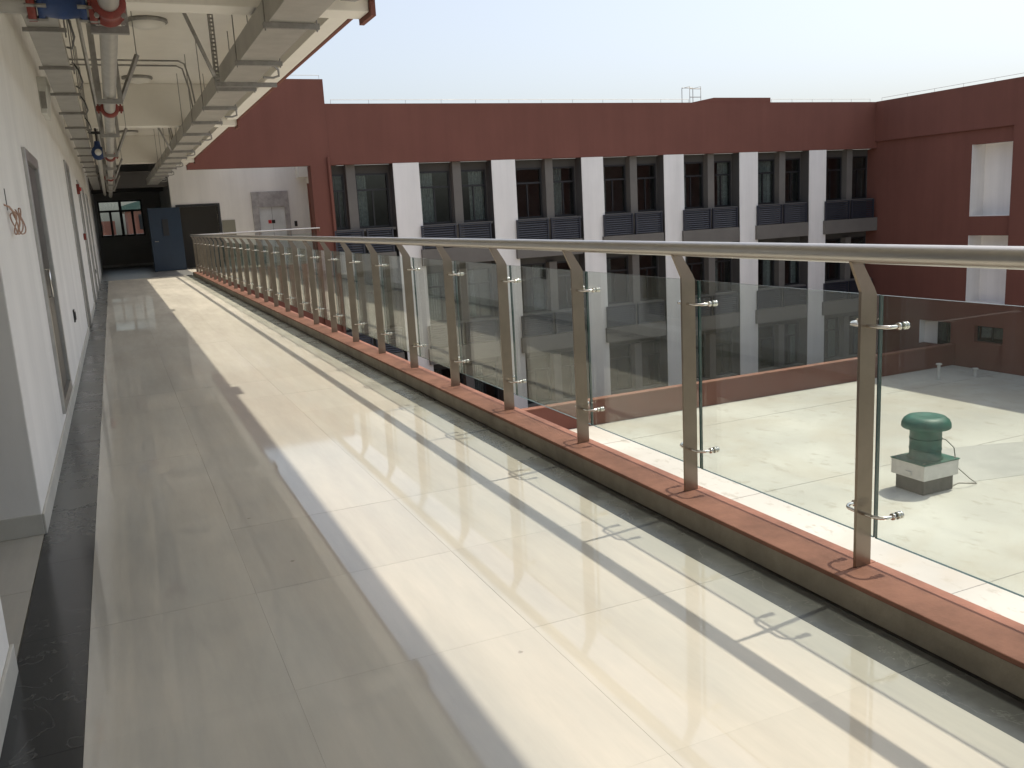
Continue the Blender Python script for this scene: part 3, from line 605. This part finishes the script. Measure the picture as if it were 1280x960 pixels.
MB().tube([(-.085, 5.635, 2.68), (-.085, 5.635, 2.86)], .02, 8).lathe([(.07, -.008), (.085, 0), (.07, .008), (.06, 0), (.07, -.008)], (-.085, 5.635, 2.86), 18).build('hand_wheel', M['black'], vb)
MB().lathe([(.06, -.02), (.09, -.02), (.09, .02), (.06, .02)], (-.235, 5.635, 2.62), 18, 'x').build('flange', M['redp'], mp)
MB().tube([(XW-.02, 5.635, 2.62), (-.22, 5.635, 2.62)], .052, 18).build('branch_pipe', M['galv'], mp)
for i in range(-1, 8):
    yy = 5.86+3.07*i; hb = MB().box(.045, .25, yy, yy+.041, 2.523, 2.564).build('hanger', M['galvd'], mp)
    for xx in (.045, .212): MB().box(xx, xx+.038, yy+.002, yy+.039, 2.565, ZC+.005).build('channel', M['galvd'], hb)
    if i % 2:
        brace((.235, yy+.02, 2.55), (.42, yy+.05, 2.95), mp); MB().tube([(.415, yy+.05, 2.93), (.415, yy+.05, ZC+.01)], .005, 6).build('hanger_rod', M['galvd'], mp)
    else: brace((.05, yy+.02, 2.62), (-.04, yy-.9, ZC+.01), mp)
bp = thing('branch_valve', (-.02, 16.0, 2.66), 'blue gate valve with black handwheel on a small pipe beside the main', 'valve')
MB().tube([(-.02, 15.9, 2.64), (-.02, YF+4, 2.64)], .04, 14).build('pipe', M['galv'], bp)
MB().lathe([(.04, -.14), (.10, -.14), (.10, -.10), (.06, -.09), (.085, 0), (.06, .09), (.10, .10), (.10, .14), (.04, .14)], (-.02, 15.75, 2.64), 18, 'y').tube([(-.02, 15.75, 2.68), (-.02, 15.75, 2.82)], [.06, .04], 10).build('body', M['bluep'], bp)
MB().lathe([(.0, -.14), (.05, -.14), (.05, -.16), (0, -.16)], (-.02, 15.75, 2.64), 14, 'y').build('end_label', M['wfilm'], bp)
MB().tube([(-.02, 15.75, 2.81), (-.02, 15.75, 3.02)], .014, 8).lathe([(.10, -.012), (.122, 0), (.10, .012), (.088, 0), (.10, -.012)], (-.02, 15.75, 2.95), 20).box(-.12, .08, 15.742, 15.758, 2.944, 2.956).box(-.028, -.012, 15.65, 15.85, 2.943, 2.957).build('hand_wheel', M['black'], bp)
lamp_lb = ['round opal ceiling lamp with the first cross beam just in front', 'round opal ceiling lamp behind the diagonal brace of the pipe', 'round opal ceiling lamp past the second cross beam', 'round opal ceiling lamp at the far end of the canopy ceiling']
for i, yy in enumerate((11.7, 15.9, 20.1, 24.2)):
    lp = thing('ceiling_lamp', (.70, yy, ZC), lamp_lb[i], 'lamp', 'round ceiling lamps under the canopy')
    MB().lathe([(0, 0), (.23, 0), (.235, -.03), (.21, -.045)], (.70, yy, ZC), 28).build('rim', M['galvd'], lp)
    MB().lathe([(.208, -.03), (.20, -.06), (.15, -.085), (.08, -.10), (0, -.105)], (.70, yy, ZC), 28).build('cover', M['lampw'], lp)
for j, (yc_, lb) in enumerate(((14.35, 'paired thin conduits crossing the cream ceiling between the trays'), (19.6, 'paired thin conduits crossing the ceiling past the second beam'))):
    cd = thing('ceiling_conduit', (.5, yc_, ZC-.02), lb, 'conduit')
    for d in (0, .42):
        MB().tube([(-.45, yc_+d, ZC-.012), (1.22, yc_+d, ZC-.012), (1.30, yc_+d, ZC-.05), (1.36, yc_+d, 3.5), (1.40, yc_+d, 3.09)], .012, 8).build('tube', M['galvd'], cd)

# ------------------------------------------------------------------ things on the left wall
hc = thing('hydrant_cabinet', (XW, 7.4, .16), 'tall stainless framed fire cabinet recessed in the white wall', 'cabinet')
MB().box(XW-.24, XW+.022, 6.802, 6.87, .162, 1.978).box(XW-.24, XW+.022, 7.88, 7.948, .162, 1.978).box(XW-.24, XW+.022, 6.87, 7.88, .162, .24).box(XW-.24, XW+.022, 6.87, 7.88, 1.90, 1.978).build('frame', M['stain'], hc, .004)
dd = MB().box(XW-.04, XW-.005, 6.872, 7.372, .242, 1.898).build('door', M['cabinet'], hc); MB().box(XW-.04, XW-.005, 7.378, 7.878, .242, 1.898).build('door', M['cabinet'], hc)
MB().tube([(XW-.008, 7.33, .95), (XW+.02, 7.33, .95), (XW+.02, 7.33, 1.15), (XW-.008, 7.33, 1.15)], .007, 8).build('handle', M['chrome'], dd)
def plate(name, y, z, h, w, m, label, cat, inner=None):
    t_ = thing(name, (XW, y, z), label, cat); MB().box(XW-.002, XW+.014, y-w/2, y+w/2, z-h/2, z+h/2).build('plate', m, t_, .003)
    if inner: MB().box(XW+.0145, XW+.022, y-w/2+.025, y+w/2-.025, z-h/2+.025, z+h/2-.025).build('insert', inner, t_)
    return t_
plate('wall_socket', 10.35, .555, .13, .15, M['black'], 'black socket plate low on the white wall past the cabinet', 'socket', M['frame'])
plate('junction_plate', 23.9, .50, .12, .13, M['black'], 'small black socket plate low on the wall at the far doors', 'socket', M['frame'])
al = thing('fire_alarm_sounder', (XW, 18.3, 2.2), 'red fire alarm sounder high on the wall between the doors', 'alarm')
MB().box(XW-.002, XW+.05, 18.22, 18.38, 2.12, 2.30).build('housing', M['redp'], al, .006); MB().lathe([(0, .05), (.045, .05), (.03, .075), (0, .08)], (XW, 18.3, 2.21), 14, 'x').build('lens', M['signr'], al)
al = thing('fire_call_point', (XW, 18.3, 1.35), 'small red fire call point on the wall beneath the sounder', 'alarm')
MB().box(XW-.002, XW+.045, 18.24, 18.36, 1.29, 1.41).build('housing', M['redp'], al, .005); MB().box(XW+.0455, XW+.048, 18.27, 18.33, 1.32, 1.38).build('button', M['wfilm'], al)
wc = thing('wire_coil', (XW, 5.37, 1.47), 'loose coil of reddish cable hanging from a slot in the white wall', 'cable')
b = MB()
for k in range(4):
    pts = []
    for i in range(25):
        a = 2*math.pi*i/24; pts.append((XW+.02+.010*k+.01*math.sin(a*2+k), 5.30+(.075+.006*k)*math.cos(a)+.01*k, 1.462+(.055+.004*k)*math.sin(a)+.004*k))
    b.tube(pts, .0035, 6)
b.tube([(XW-.01, 5.12, 1.56), (XW+.02, 5.15, 1.545), (XW+.03, 5.21, 1.52), (XW+.035, 5.24, 1.49)], .005, 6)
b.build('loops', M['copper'], wc); MB().box(XW-.001, XW+.003, 5.255, 5.27, 1.53, 1.64).build('wall_slot', M['recess'], wc)
em = thing('wall_speaker', (XW, 10.3, 2.6), 'pale grey box fixed to the wall just under the narrow trunking', 'speaker')
MB().prism([(XW-.002, 2.58), (XW+.05, 2.58), (XW+.09, 2.92), (XW-.002, 2.92)], 10.05, 10.7, 'y').build('housing', M['fanw'], em, .006)
MB().box(XW+.01, XW+.06, 10.042, 10.049, 2.62, 2.78).build('grille', M['galvd'], em)
